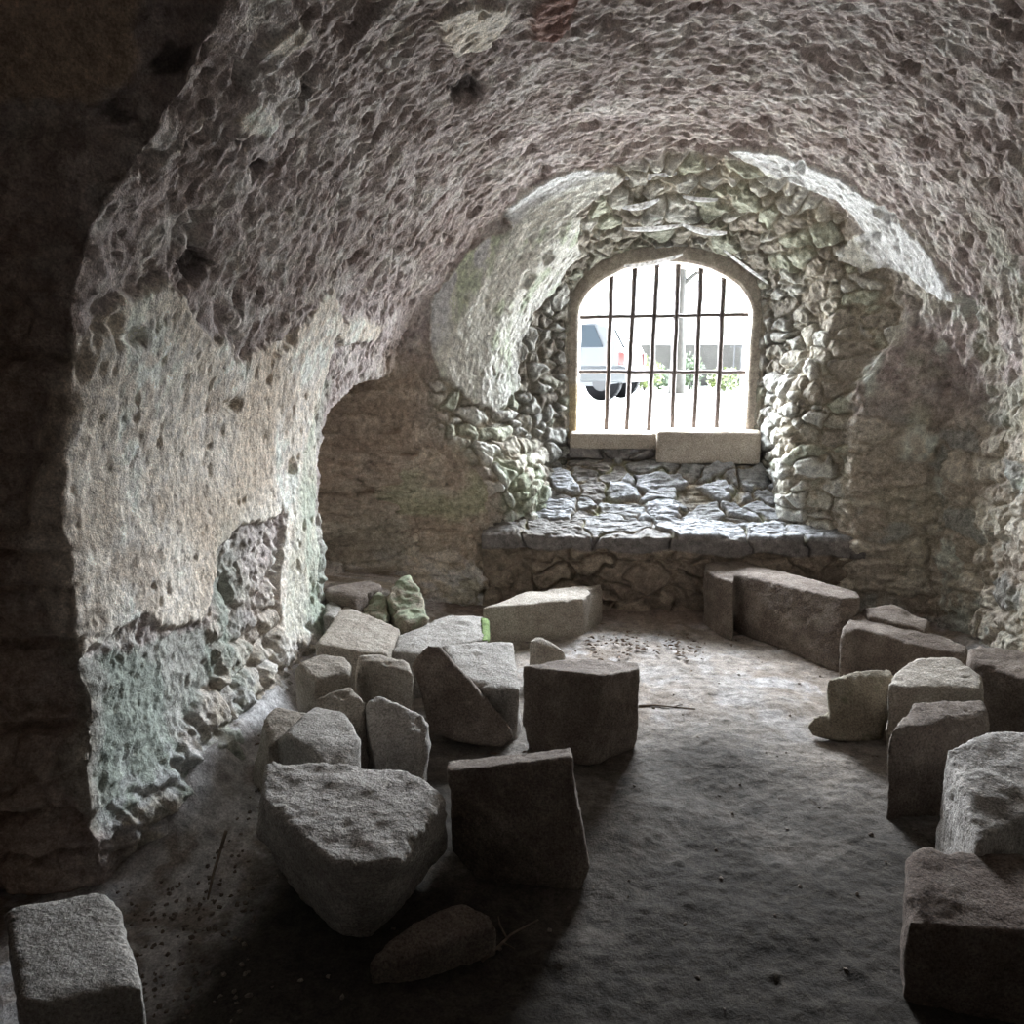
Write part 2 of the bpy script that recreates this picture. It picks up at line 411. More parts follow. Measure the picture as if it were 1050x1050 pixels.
C = C + (brn - C) * np.clip(niche + ring * (1 - plaster) * leftside * (1 - sstep(1.5, 1.8, Zc)) + P_corner, 0, 1)[..., None] * .85
# algae and damp
alg = sstep(-.15, .35, fbm(B * np.array([1, 1, .5]), 5, 4, 141))
lowgreen = leftside * (1 - sstep(.45, 1.15, Zc + .15 * n1)) * sstep(1.95, 2.05, Yc) * (1 - niche)
C = cmix(C, (.205, .23, .20), np.clip(lowgreen * alg * .85 + P_low * .55, 0, .9) * (1 - ring * .6))
C = cmix(C, (.27, .30, .245), P_jamb * (.4 + .5 * alg) * .9)
C = cmix(C, (.66, .67, .63), np.clip(P_emb + P_band + P_right, 0, 1) * .65)
C = cmix(C, (.33, .40, .25), P_emb * sstep(.1, .45, fbm(B * np.array([1.5, 1.5, .4]), 6, 4, 151)) * .55)
C = cmix(C, (.225, .25, .17), emb * leftside * (1 - sstep(.9, 1.15, Zc)) * alg * .7)
C = cmix(C, (.44, .47, .43), rightside * (1 - emb) * sstep(.25, .55, fbm(B * np.array([1, 1, .6]), 7, 4, 161)) * .8)
pale_foot = leftside * (1 - sstep(.1, .5, Zc)) * sstep(1.9, 2.05, Yc) * sstep(-.1, .3, n2)  # paler mottling low on the left wall
C = cmix(C, (.46, .45, .46), pale_foot * .7)
# the near recess is bare brown stone
C = cmix(C, (.24, .18, .14), np.clip(course * .9, 0, 1))
C = cmix(C, (.33, .25, .185), P_dark * .85)
hole = patch([(140, 62), (160, 40), (190, 48), (186, 72), (150, 75)], .006, .3) + patch([(92, 112), (112, 100), (135, 118), (120, 128)], .006, .3) \
     + patch([(466, 96), (480, 82), (494, 88), (490, 104), (472, 108)], .006, .3) + patch([(300, 95), (315, 80), (322, 90), (308, 108)], .006, .3) \
     + patch([(250, 165), (262, 158), (275, 166), (262, 178)], .006, .2) + patch([(185, 268), (205, 255), (220, 275), (200, 290)], .006, .3)
P = P - N * (hole * .05 * (1 - face))[..., None]
C = cmix(C, (.06, .05, .05), np.clip(hole, 0, 1) * .8)
dstone = patch([(548, 10), (565, -10), (595, -5), (575, 40), (545, 42)], .006, .3)
C = cmix(C, (.22, .13, .11), dstone * .8); P = P + N * (dstone * .02)[..., None]

zone = 1.72 - .98 * emb * sstep(YB + .0, YW - .1, Yc) - .22 * emb  # light level put into the colour: walls paler away from the window
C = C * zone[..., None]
def piece(name, s0, s1, t0_, t1_):
    o = grid_mesh(name, P[s0:s1, t0_:t1_], M_WALL, C[s0:s1, t0_:t1_])
    return tag(o, kind='structure')
TB = sum(SEG[:4]) + 1; TE = sum(SEG[:5]) + 40
a_, b_ = int(NS * .30), int(NS * .70)
tag(piece('wall_left', 0, a_ + 1, 0, TB + 1), 'left wall of ragged pale plaster with green damp and a corner niche', 'wall')
tag(piece('ceiling', a_, b_ + 1, 0, TB + 1), 'rough brown barrel vault overhead', 'ceiling')
tag(piece('wall_right', b_, NS, 0, TB + 1), 'rough damp right wall behind the row of blocks', 'wall')
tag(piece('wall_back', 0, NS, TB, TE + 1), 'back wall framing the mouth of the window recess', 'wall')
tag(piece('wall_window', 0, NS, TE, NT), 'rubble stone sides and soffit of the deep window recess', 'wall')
# wall behind the photographer
bw = np.stack(np.meshgrid(np.linspace(-3.0, 2.4, 40), np.linspace(-.2, 3.2, 30), indexing='ij'), -1)
bp = np.stack([bw[..., 0], np.full(bw.shape[:2], -1.62), bw[..., 1]], -1)
bp[..., 1] += .04 * fbm(bp, 3, 4, 3)
o = grid_mesh('wall_front', bp, M_WALL, np.full(bp.shape, .22) * np.array([1, .85, .72]))
tag(o, 'stone end wall behind the viewpoint', 'wall', kind='structure')

# ------------------------------------------------------------------ floor
def plane_noise(X, Y): return np.stack([X, Y, np.zeros_like(X)], -1)
gx = np.linspace(-2.9, 2.35, 520); gy = np.concatenate([np.linspace(-1.7, 1.2, 60)[:-1], np.linspace(1.2, 5.0, 560)])
X, Y = np.meshgrid(gx, gy, indexing='ij'); Pn = plane_noise(X, Y)
def floor_h(X, Y, fine=True):
    Pn = plane_noise(X, Y)
    h = .022 * fbm(Pn, 1.6, 3, 201) + .012 * fbm(Pn, 7, 3, 211)
    if fine: h = h + .006 * fbm(Pn, 30, 4, 221, .6)
    h = h + .20 * np.exp(-np.clip(X + 1.42, 0, 9) / .16) * sstep(1.9, 2.4, Y) + .05 * np.exp(-np.clip(4.85 - Y, 0, 9) / .2)
    h = h + .10 * np.exp(-np.clip(2.02 - X, 0, 9) / .15)
    return h
Z = floor_h(X, Y)
wl = worley(Pn * 9 + 2.2, 231); peb = (1 - sstep(.08, .22, wl[0])) * (wl[2] > .72)
Z = Z + .006 * peb
Cf = np.empty(X.shape + (3,), np.float32); Cf[:] = (.225, .195, .17)
fn1, fn2 = fbm(Pn, 2, 4, 241), fbm(Pn, 11, 4, 251, .6)
Cf = cmix(Cf, (.31, .29, .275), sstep(-.1, .4, fn2) * .7); Cf = cmix(Cf, (.15, .12, .095), sstep(.05, .45, fn1) * .7)
Cf = cmix(Cf, (.37, .36, .36), sstep(.25, .55, fbm(Pn, 5, 4, 261)) * .5)
bank = sstep(.06, .16, Z)
Cf = cmix(Cf, (.34, .33, .33), bank * .6 * (X < 0)); Cf = cmix(Cf, (.30, .28, .26), peb * .4)

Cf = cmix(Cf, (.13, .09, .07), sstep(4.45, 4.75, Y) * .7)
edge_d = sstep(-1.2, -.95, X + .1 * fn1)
Cf = cmix(Cf * 1.4, (.17, .15, .13), (1 - sstep(3.1, 4.1, Y + .7 * fn1)) * edge_d * .8)  # fading window light painted in: floor darkens toward the viewer
Cf = cmix(Cf, (.045, .038, .031), (1 - sstep(2.1, 3.4, Y + .9 * fn1)) * edge_d * .95)  # nearest floor darkened further, painted light falloff
Cf = cmix(Cf, (.56, .545, .54), (1 - sstep(-1.22, -.98, X + .12 * fn1)) * sstep(-.35, .2, fn2) * .85)  # painted strip of light on the floor beside the left wall
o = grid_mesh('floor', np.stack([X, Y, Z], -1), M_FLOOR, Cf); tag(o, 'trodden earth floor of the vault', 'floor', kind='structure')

# ------------------------------------------------------------------ the stone ledge under the window
zF = aty(690, 552, YB)[2]; zK = aty(690, 473, YW)[2]
lx0, lx1 = oL + LOWX - .10, oR + HIGHX + .14
U = np.linspace(0, 1, 470)
path = [(YB - .03, -.1), (YB - .03, zF - .02), (YB - .02, zF), (YB + .26, zF + .035), (YB + .48, zF + .14), (YW - .10, zK - .03), (YW - .03, zK), (YW + .01, zK + .14), (YW + .06, zK + .15), (YW + .30, zK + .15)]
seg = [170, 8, 90, 70, 70, 14, 40, 10, 10]
pp = []
for k, n in enumerate(seg):
    for j in range(n): pp.append([lerp(path[k][i], path[k + 1][i], j / n) for i in range(2)])
pp.append(path[-1]); pp = np.array(pp)
for it in range(6): pp[1:-1] = (pp[:-2] + 2 * pp[1:-1] + pp[2:]) / 4
d = np.gradient(pp, axis=0); nn = np.stack([-d[:, 1], d[:, 0]], -1); nn /= np.linalg.norm(nn, axis=1, keepdims=True)
L = np.empty((len(U), len(pp), 3)); L[..., 0] = (lx0 + (lx1 - lx0) * U)[:, None]; L[..., 1] = pp[None, :, 0]; L[..., 2] = pp[None, :, 1]
LN = np.zeros_like(L); LN[..., 1] = nn[None, :, 0]; LN[..., 2] = nn[None, :, 1]
topm = sstep(.35, .8, LN[..., 2])
ft = worley(L * np.array([4.3, 6.6, .01]) + np.stack([fbm(L, 6, 3, 301), fbm(L, 6, 3, 302), 0 * L[..., 0]], -1) * .5, 311)
ff = worley(L * np.array([4.4, .01, 7.6]) + np.stack([fbm(L, 7, 3, 321), 0 * L[..., 0], fbm(L, 7, 3, 322)], -1) * .5, 331)
slab = worley(L * np.array([2.7, 1.6, .01]) + 7.7 + np.stack([fbm(L, 5, 3, 303), fbm(L, 5, 3, 304), 0 * L[..., 0]], -1) * .4, 341)
fe = sstep(YB + .26, YB + .2, L[..., 1])
fe = 1 - sstep(YB + .18, YB + .30, L[..., 1])
g_t = lerp(1 - sstep(.0, .13, ft[1] - ft[0]), 1 - sstep(.0, .06, slab[1] - slab[0]), fe); id_t = lerp(ft[2], slab[2], (fe > .5) * 1.0)
g_f = 1 - sstep(.0, .22, ff[1] - ff[0])
lip = sstep(zF - .09, zF - .07, L[..., 2] + .03 * fbm(L, 5, 2, 364)) * (1 - topm)
h = topm * ((1 - g_t) * (.012 + .04 * id_t) + .008 * fbm(L, 24, 4, 351) + .03 * fbm(L, 5, 3, 352) + .012 * fbm(L * np.array([.5, 2.2, 1]), 12, 4, 353, .6, True)) + (1 - topm) * ((1 - g_f) * (.015 + .04 * ff[2]) * (1 - lip) + lip * (.045 + .05 * fbm(L, 4, 3, 362) - .04 * g_t) + .022 * fbm(L, 9, 4, 361, .6))
h = h + .012 * fbm(L * np.array([1, 2.5, 1]), 9, 3, 371) * topm
edge = np.minimum(U, 1 - U)[:, None] * (lx1 - lx0)
rise = (1 - sstep(.08, .34, edge)) * topm * sstep(YB + .0, YB + .25, L[..., 1])
LP = L + LN * h[..., None]; LP[..., 2] += rise * (.10 + .06 * fbm(L, 8, 3, 381))
LC = np.empty(L.shape, np.float32); LC[:] = (.33, .325, .32)
LC = cmix(LC, (.42, .42, .43), sstep(.5, .6, id_t)); LC = cmix(LC, (.24, .22, .20), 1 - sstep(.25, .3, id_t))
LC = cmix(LC, (.33, .27, .19), np.clip(g_t * .9 + rise * .8, 0, 1)); LC = cmix(LC, (.27, .30, .16), g_t * sstep(0, .4, fbm(L, 5, 3, 391)) * .6)
FC = np.empty(L.shape, np.float32); FC[:] = (.26, .21, .165); FC = cmix(FC, (.34, .28, .22), sstep(.5, .6, ff[2])); FC = cmix(FC, (.22, .175, .135), g_f * .6); FC = cmix(FC, (.19, .15, .12), sstep(0, .4, fbm(L, 8, 4, 363)) * .6)
FC = cmix(FC, (.22, .20, .19), lip)
LC = LC * .72
LC = LC * topm[..., None] + FC * (1 - topm[..., None])
o = grid_mesh('trim_1', LP, M_LEDGE, LC, flip=True); tag(o, 'rubble stone ledge of flat slabs below the barred window', 'ledge', kind='structure')

# ------------------------------------------------------------------ window: dressed surround, sill stones, iron bars
win = empty('window_1', ((wL + wR) / 2, YW, zK)); tag(win, 'arched barred window opening at the far end of the vault', 'window', kind='structure')
off = np.array(win.location)
def wpt(px, py, y=YW): return aty(px, py, y)
iL, iR = wpt(593, 400)[0], wpt(766, 400)[0]; iS = wpt(680, 324)[2]; iT = wpt(682, 269)[2]
def arch_line(xl, xr, zs, zt, zb, n=40, m=14):
    pts = [(xl, lerp(zb, zs, k / m)) for k in range(m)]
    for k in range(n + 1):
        th = math.pi * (1 - k / n); pts.append(((xl + xr) / 2 + (xr - xl) / 2 * math.cos(th), zs + (zt - zs) * math.sin(th)))
    pts += [(xr, lerp(zs, zb, (k + 1) / m)) for k in range(m)]
    return np.array(pts)
zsill = wpt(680, 441, YW + .03)[2]
inner = arch_line(iL, iR, iS, iT, zsill - .1); outer = arch_line(wL - .12, wR + .12, WSPR + .02, WTOP + .12, zsill - .1)
ring_y = [YW + .02, YW + .005, YW - .0, YW + .01, YW + .05, YW + .30]
ring_f = [0, .1, .9, .97, 1, 1]
G = np.empty((len(inner), 80, 3))
ks = np.linspace(0, 5, 80)
for j, k in enumerate(ks):
    i0 = min(int(k), 4); f = k - i0
    fr = lerp(ring_f[i0], ring_f[i0 + 1], f); yy = lerp(ring_y[i0], ring_y[i0 + 1], f)
    q = outer + (inner - outer) * fr
    G[:, j, 0] = q[:, 0]; G[:, j, 1] = yy; G[:, j, 2] = q[:, 1]
nz = fbm(G, 9, 4, 401); G[..., 1] -= .008 * nz; G[..., 2] += .006 * fbm(G, 12, 3, 411); G[..., 0] += .008 * fbm(G, 10, 3, 421)
GC = np.empty(G.shape, np.float32); GC[:] = (.33, .285, .24); GC = cmix(GC, (.42, .37, .31), sstep(-.1, .4, nz))
GC = cmix(GC, (.46, .36, .2), (G[..., 0] < iL + .05) * (1 - sstep(1.45, 1.5, G[..., 2])) * .7)
o = grid_mesh('surround', G - off, M_LEDGE, GC, parent=win)
def shaped_stone(name, hulls, mat, voxel=.011, smooth=3, amp=.010, freq=8, seed=0, parent=None, origin=None, fine=.004, ridged=0.0):
    """worn block: hulls of corner points fused, rounded and roughened"""
    bm = bmesh.new()
    for pts in hulls:
        b2 = bmesh.new()
        for p in pts: b2.verts.new(p)
        r = bmesh.ops.convex_hull(b2, input=b2.verts[:])
        bad = [g for g in r['geom_interior'] + r['geom_unused'] if isinstance(g, bmesh.types.BMVert) and g.is_valid]
        bmesh.ops.delete(b2, geom=list(set(bad)), context='VERTS')
        bmesh.ops.recalc_face_normals(b2, faces=b2.faces[:])
        t = bpy.data.meshes.new('t'); b2.to_mesh(t); b2.free(); bm.from_mesh(t); bpy.data.meshes.remove(t)
    me = bpy.data.meshes.new('tmp'); bm.to_mesh(me); bm.free()
    o = bpy.data.objects.new('tmp', me); COL.objects.link(o)
    r = o.modifiers.new('r', 'REMESH'); r.mode = 'VOXEL'; r.voxel_size = voxel
    dg = bpy.context.evaluated_depsgraph_get(); dg.update()
    m2 = bpy.data.meshes.new_from_object(o.evaluated_get(dg)); bpy.data.objects.remove(o); bpy.data.meshes.remove(me)
    n = len(m2.vertices); V = np.empty(n * 3, np.float32); m2.vertices.foreach_get('co', V); V = V.reshape(-1, 3).astype(np.float64)
    E = np.empty(len(m2.edges) * 2, np.int32); m2.edges.foreach_get('vertices', E); E = E.reshape(-1, 2)
    deg = np.bincount(E.reshape(-1), minlength=n)[:, None]
    for it in range(smooth):
        S_ = np.zeros_like(V)
        for k in range(3): S_[:, k] = np.bincount(E[:, 0], V[E[:, 1], k], n) + np.bincount(E[:, 1], V[E[:, 0], k], n)
        V = .45 * V + .55 * S_ / np.maximum(deg, 1)
    m2.vertices.foreach_set('co', V.reshape(-1).astype(np.float32)); m2.update()
    NN = np.empty(n * 3, np.float32); m2.vertices.foreach_get('normal', NN); NN = NN.reshape(-1, 3)
    hh = amp * fbm(V, freq, 3, seed) + fine * fbm(V, freq * 5, 3, seed + 9, .6) - amp * .9 * sstep(.35, .7, fbm(V, freq * 1.7, 3, seed + 21))
    if ridged: hh = hh + ridged * fbm(V, 13, 4, seed + 33, .6, True)
    V = V + NN * hh[:, None]
    if origin is None: origin = np.array([V[:, 0].mean(), V[:, 1].mean(), V[:, 2].min()])
    V = V - origin
    m2.vertices.foreach_set('co', V.reshape(-1).astype(np.float32)); m2.update()
    m2.polygons.foreach_set('use_smooth', np.ones(len(m2.polygons), bool))
    m2.name = name; m2.materials.clear(); m2.materials.append(mat)
    ob = bpy.data.objects.new(name, m2); link(ob, parent)
    if parent is None: ob.location = origin
    return ob
def sill(pxa, pxb, ya, zt_py, zb_py, front, mat, seed):
    a = wpt(pxa, zt_py, YW); b = wpt(pxb, zt_py, YW); zb = wpt(pxa, zb_py, YW)[2]
    pts = [(x, y, z) for x in (a[0], b[0]) for (y, z) in ((YW - front, zb), (YW - front, a[2] - .02), (YW - front + .04, a[2]), (YW + .32, a[2] - .01), (YW + .32, zb))]
    return shaped_stone('sill_stone', [pts], mat, .012, 4, .008, 7, seed, win, off)
sill(584, 677, 0, 441, 459, .07, G_SILL, 3)
sill(673, 778, 0, 439, 473, .13, G_SILL, 8)

grille = empty('iron_grille', ((iL + iR) / 2, YW + .12, zsill)); tag(grille, 'rusty iron grille of six upright bars and two crossbars in the arched window', 'window grille')
goff = Vector(grille.location)
for (x0, y0, x1, y1) in ((627.5, 288, 621.5, 438), (651.5, 274, 642.5, 438), (674.5, 270, 665, 439), (696, 269, 689, 437), (719.5, 274, 711.5, 438), (742, 290, 734.5, 437)):
    p, q = Vector(aty(x0, y0 - 8, YW + .12)), Vector(aty(x1, y1 + 4, YW + .12))
    bm = bmesh.new(); n = 14
    add_tube(bm, [p.lerp(q, k / n) - goff + Vector((random.uniform(-.0025, .0025), random.uniform(-.002, .002), 0)) for k in range(n + 1)], .0185, 8)
    bm_obj('bar', bm, IRON, grille, True)
for (x0, y0, x1, y1) in ((588, 325.5, 771, 322.5), (588, 381, 770, 381.5)):
    p, q = Vector(aty(x0, y0, YW + .125)), Vector(aty(x1, y1, YW + .125))
    bm = bmesh.new(); n = 14
    add_tube(bm, [p.lerp(q, k / n) - goff + Vector((0, 0, random.uniform(-.003, .003))) for k in range(n + 1)], .014, 6)
    bm_obj('crossbar', bm, IRON, grille, True)

# added casing, unseen: blocks sky light everywhere except through the window
bm = bmesh.new(); x0, x1, y0, y1, z0, z1 = -3.5, 3.0, -2.0, YW + .33, -.5, 3.8
fo = arch_line(x0, x1, 3.0, z1, z0, 40, 14); fi = arch_line(iL - .04, iR + .04, iS + .02, iT + .05, zsill - .12, 40, 14)
va = [bm.verts.new((p[0], y1, p[1])) for p in fo]; vb = [bm.verts.new((p[0], y1, p[1])) for p in fi]; vc = [bm.verts.new((p[0], y0, p[1])) for p in fo]
for k in range(len(fo) - 1):
    bm.faces.new((va[k], va[k + 1], vb[k + 1], vb[k])); bm.faces.new((va[k], vc[k], vc[k + 1], va[k + 1]))
bm.faces.new((va[0], vb[0], vb[-1], va[-1])); bm.faces.new((va[0], va[-1], vc[-1], vc[0])); bm.faces.new(vc)
tag(bm_obj('light_casing', bm, G_BROWN), 'unseen casing added around the vault to keep stray sky light out', 'wall', kind='structure')

# ------------------------------------------------------------------ loose stones
def PT(l):
    out = []
    for p in l:
        out.append(aty(p[0], p[1], p[3]) if len(p) == 4 else atz(*p))
    return out
def drop(pts, z=-.03, shrink=.95, lift=0.0):
    c = np.mean(pts, 0); return [np.array([c[0] + (p[0] - c[0]) * shrink, c[1] + (p[1] - c[1]) * shrink, z]) for p in pts]
def block(name, label, mat, top, low=(), zb=-.03, shrink=.96, more=(), **kw):
    t = PT(top); pts = t + PT(low) + (drop(t, zb, shrink) if shrink else [])
    o = shaped_stone(name, [pts] + [PT(m) for m in more], mat, **kw)
    return tag(o, label, 'stone')
# --- left group
block('rough_boulder', 'big rough boulder with a broad flat pitted top, left front of the pile', G_ROUGH,
      [(272, 782, .36), (305, 781, .365), (350, 785, .365), (404, 787, .36), (438, 803, .35), (456, 820, .345), (432, 841, .34), (408, 883, .325), (366, 888, .325), (343, 885, .325), (316, 868, .33), (290, 843, .335), (269, 820, .345), (270, 796, .355)],
      [(264, 853, .18), (312, 912, .05), (354, 932, .01), (398, 926, .02), (419, 902, .06), (458, 872, .08)], shrink=.45, voxel=.0095, smooth=2, amp=.010, freq=6, seed=1, fine=.006, ridged=.008)
block('ashlar_block', 'squared brown block with a grooved top edge tilted toward the boulder', G_BROWN,
      [(458, 790, .395), (588, 775, .40), (459, 781, .37), (585, 766, .375)], [(459, 804, .36), (589, 789, .365), (470, 800, .29, 2.36), (588, 786, .30, 2.38)], shrink=0,
      more=[[(461, 806, .352), (588, 792, .357), (464, 874, .09), (489, 903, .0), (594, 914, .0), (605, 891, .05), (470, 808, .25, 2.40), (588, 796, .25, 2.42), (500, 868, .02, 2.40), (596, 860, .02, 2.42)]], voxel=.008, smooth=2, amp=.006, seed=2)
block('ashlar_block', 'dark squared block with pale dusty top standing alone beside the open floor', G_BROWN,
      [(535, 683, .37), (565, 677, .35), (585, 675, .345), (655, 679, .34), (657, 685, .35), (618, 693, .38)],
      [(536, 742, .12), (565, 771, .03), (603, 785, .0), (637, 768, .02), (654, 754, .05)], shrink=.9, voxel=.011, smooth=2, seed=3)
block('stone_slab', 'thin triangular slab leaning on end against the block behind it', G_BROWN,
      [(422, 682, 0, 2.98), (439, 661, 0, 3.03), (452, 664, 0, 3.04), (526, 747, 0, 2.94), (527, 758, 0, 2.92), (513, 768, 0, 2.88), (470, 762, 0, 2.88), (441, 750, 0, 2.90),
       (430, 680, 0, 3.10), (452, 664, 0, 3.12), (522, 748, 0, 3.02), (450, 745, 0, 3.02)], shrink=0, voxel=.010, smooth=3, amp=.008, seed=4)
block('ashlar_block', 'pale topped block behind the leaning triangular slab', G_GREY,
      [(452, 660, .30), (495, 657, .29), (526, 657, .28), (532, 708, .24), (497, 708, .24), (470, 690, .27)], [(534, 748, .0), (500, 752, 0)], shrink=.95, voxel=.012, smooth=2, seed=5)
block('ashlar_block', 'long low squared block with a stepped right end against the back wall', G_WARM,
      [(494, 623, .235), (539, 607, .24), (600, 600, .25), (606, 607, .245), (598, 614, .24)], [(500, 655, 0), (598, 654, 0)], shrink=.97,
      more=[[(600, 611, .215), (606, 607, .22), (611, 602, .225), (617, 602, .22), (617, 609, .20), (612, 645, 0), (600, 652, 0), (618, 640, 0), (590, 640, 0), (606, 635, 0)], [(606, 604, .24), (617, 599, .24), (612, 603, .235), (560, 604, .24), (560, 640, .0), (612, 637, .0)]], voxel=.012, smooth=2, amp=.007, seed=6)
block('stone_slab', 'pale flat topped slab with a bright green mossy end', G_GREY,
      [(402, 668, .24), (408, 650, .27), (460, 630, .28), (494, 631, .26), (500, 635, .25), (499, 656, .24), (440, 661, .25), (426, 672, .235)], [(400, 674, .2), (427, 680, .18)], shrink=.96, voxel=.012, smooth=2, seed=7)
block('ashlar_block', 'tilted square block with a tooled pale top beside the mossy pier', G_WARM,
      [(353, 619, 0.350), (411, 644, 0.290), (397, 670, 0.270), (368, 668, 0.300), (323, 660, 0.330)], [(325, 672, 0.230), (364, 684, 0.158), (396, 678, 0.200)], shrink=.9, voxel=.011, smooth=3, amp=.004, fine=.005, seed=8)
block('rubble_stone', 'small grey rock wedged between the green pier and the tooled block', G_GREY,
      [(333, 618, .37), (345, 613, .37), (352, 622, .35), (343, 634, .34), (332, 632, .35)], shrink=1.1, voxel=.012, seed=9)
block('stone_slab', 'flat dark slab lying on the floor of the corner niche', G_BROWN,
      [(330, 604, .42), (357, 597, .42), (383, 594, .42), (393, 599, .41), (372, 609, .40), (364, 616, .38), (334, 610, .40)], zb=.16, shrink=.95, voxel=.014, seed=10)
block('mossy_rock', 'green mossy rubble heap at the foot of the corner niche', G_GREEN,
      [(368, 612, .36), (385, 603, .39), (398, 610, .37), (396, 642, .28), (372, 630, .30)], shrink=1.05, voxel=.012, amp=.025, fine=.010, freq=10, seed=11)
block('mossy_rock', 'pale green capped mossy rock against the wall between niche and ledge', G_GREEN,
      [(396, 612, .38), (404, 594, .44), (420, 588, .45), (432, 604, .40), (440, 634, .30), (410, 644, .28)], shrink=1.05, voxel=.012, amp=.03, fine=.010, freq=9, seed=12)
block('worn_block', 'rounded brown block with a lengthwise ridge beside the damp left wall', G_WARM,
      [(306, 680, .40), (330, 669, .41), (353, 671, .41), (360, 680, .40), (358, 690, .385), (322, 698, .385)],
      [(302, 688, 0.365), (303, 722, 0.163), (318, 729, 0.122), (356, 712, 0.204)], shrink=.9, more=[[(318, 704, 0.335), (358, 690, 0.335), (361, 699, 0.301), (322, 716, 0.281), (310, 690, 0.322), (350, 684, .25, 3.2), (318, 725, 0.133), (358, 715, 0.184)]], voxel=.010, smooth=4, seed=13)
block('worn_block', 'brown block with a ridged front and dark cleft, middle of the pile', G_WARM,
      [(368, 671, .41), (388, 670, .41), (419, 679, .40), (424, 691, .385), (400, 686, .39), (370, 680, .395)],
      [(362, 698, 0.295), (377, 722, 0.163), (424, 724, 0.122)], shrink=.92, more=[[(386, 698, 0.308), (424, 698, 0.295), (424, 706, 0.275), (384, 704, 0.295), (372, 716, 0.204), (424, 722, 0.142), (380, 690, .28, 3.15), (420, 690, .26, 3.15)]], voxel=.010, smooth=2, seed=14)
block('rubble_stone', 'small angular rock with a pale crest in the middle of the pile', G_WARM,
      [(321, 716, .35), (345, 706, .37), (360, 702, .375), (377, 720, .34), (374, 742, .26), (366, 748, .25)], [(372, 756, 0.201), (330, 750, 0.201)], shrink=.85, voxel=.010, smooth=2, seed=15)
block('rubble_stone', 'split rock with a rough bright edge facing the slab', G_ROUGH,
      [(376, 722, .33), (387, 714, .345), (403, 720, .34), (431, 731, .31), (440, 743, .27), (428, 752, .27), (398, 762, .24), (384, 772, .20)],
      [(440, 762, .16), (422, 790, .02), (381, 786, .05), (374, 750, .18)], shrink=.8, voxel=.010, smooth=3, amp=.012, seed=16, ridged=.008)
block('worn_block', 'small block with a pale chipped top at the left edge of the pile', G_WARM,
      [(269, 738, .34), (284, 723, .35), (318, 731, .34), (292, 753, .32), (276, 766, .30)], [(262, 790, 0.096), (256, 815, 0.012), (285, 800, 0.060)], shrink=.9, voxel=.010, smooth=3, amp=.01, seed=17)
block('rubble_stone', 'pale saddle shaped rock directly behind the big boulder', G_GREY,
      [(292, 754, .36), (300, 744, .36), (324, 722, .37), (352, 729, .36), (364, 746, .35), (370, 759, .34), (353, 784, .31), (331, 783, .32), (320, 762, .35)],
      [(276, 769, 0.230), (300, 785, 0.150), (370, 770, 0.150)], shrink=.85, voxel=.010, smooth=3, amp=.008, seed=18)
block('rubble_stone', 'small pointed stone peeping over the dark block, on the open floor', G_WARM,
      [(541, 658, .21), (550, 652, .22), (565, 657, .20), (579, 669, .15), (581, 677, .08), (556, 664, .16), (542, 678, .10)], shrink=.95, voxel=.010, smooth=2, seed=19)
block('stone_slab', 'dark flat slab on the ground in front of the boulder and grooved block', G_BROWN,
      [(375, 986, .07), (392, 969, .09), (446, 930, .11), (476, 924, .11), (506, 940, .10), (510, 952, .08), (453, 964, .09), (423, 980, .08), (381, 995, .05)], shrink=1.0, voxel=.010, smooth=4, amp=.008, seed=20)
block('ashlar_block', 'squared block with a flat gritty grey top in the lower left corner of the frame', G_GREY,
      [(3, 933, .39), (23, 926, .395), (94, 914, .395), (113, 918, .39), (123, 930, .385), (147, 1013, .37), (131, 1011, .375), (86, 1017, .375), (43, 1030, .375), (19, 1026, .375)], shrink=.98, voxel=.0085, smooth=2, amp=.008, seed=21)
# --- right group
block('ashlar_block', 'long dressed block with a rebated left end and pale dusty top before the ledge', G_BROWN,
      [(750, 588, .355), (748, 574, .385), (767, 577, .37), (807, 587, .365), (880, 607, .36), (883, 612, .355), (863, 613, .35), (813, 602, .355)],
      [(752, 648, 0), (860, 690, 0)], shrink=.98, more=[[(723, 578, .375), (732, 572, .385), (754, 576, .375), (752, 597, .335), (736, 593, .34), (722, 584, .36), (721, 642, .0), (735, 652, 0), (752, 658, 0), (730, 600, .0, 4.8), (754, 600, .0, 4.75)]], voxel=.010, smooth=2, amp=.006, seed=22)
block('ashlar_block', 'block with a notched end and sloping pale top below the right wall', G_BROWN,
      [(882, 645, .25), (877, 628, .27), (890, 623, .275), (933, 638, .25), (993, 662, .22), (992, 672, .2), (930, 660, .22)],
      [(884, 690, 0), (960, 700, 0)], shrink=.98, more=[[(862, 642, .26), (877, 628, .27), (890, 630, .26), (874, 648, .245), (868, 648, .245), (859, 694, 0), (872, 695, 0), (890, 690, 0)]], voxel=.012, smooth=2, seed=23)
block('rubble_stone', 'rounded greenish stone with an overhanging foot beside the right hand row', G_MOSSY,
      [(847, 698, .25), (877, 685, .27), (913, 685, .26), (918, 694, .24), (912, 732, .12), (895, 740, .08), (850, 728, .14)], [(880, 755, .01), (905, 742, .03)], shrink=.8,
      more=[[(827, 745, .05), (834, 733, .09), (850, 729, .10), (880, 738, .08), (893, 752, .01), (873, 763, 0), (834, 758, 0), (828, 748, .02)]], voxel=.010, smooth=5, seed=24)
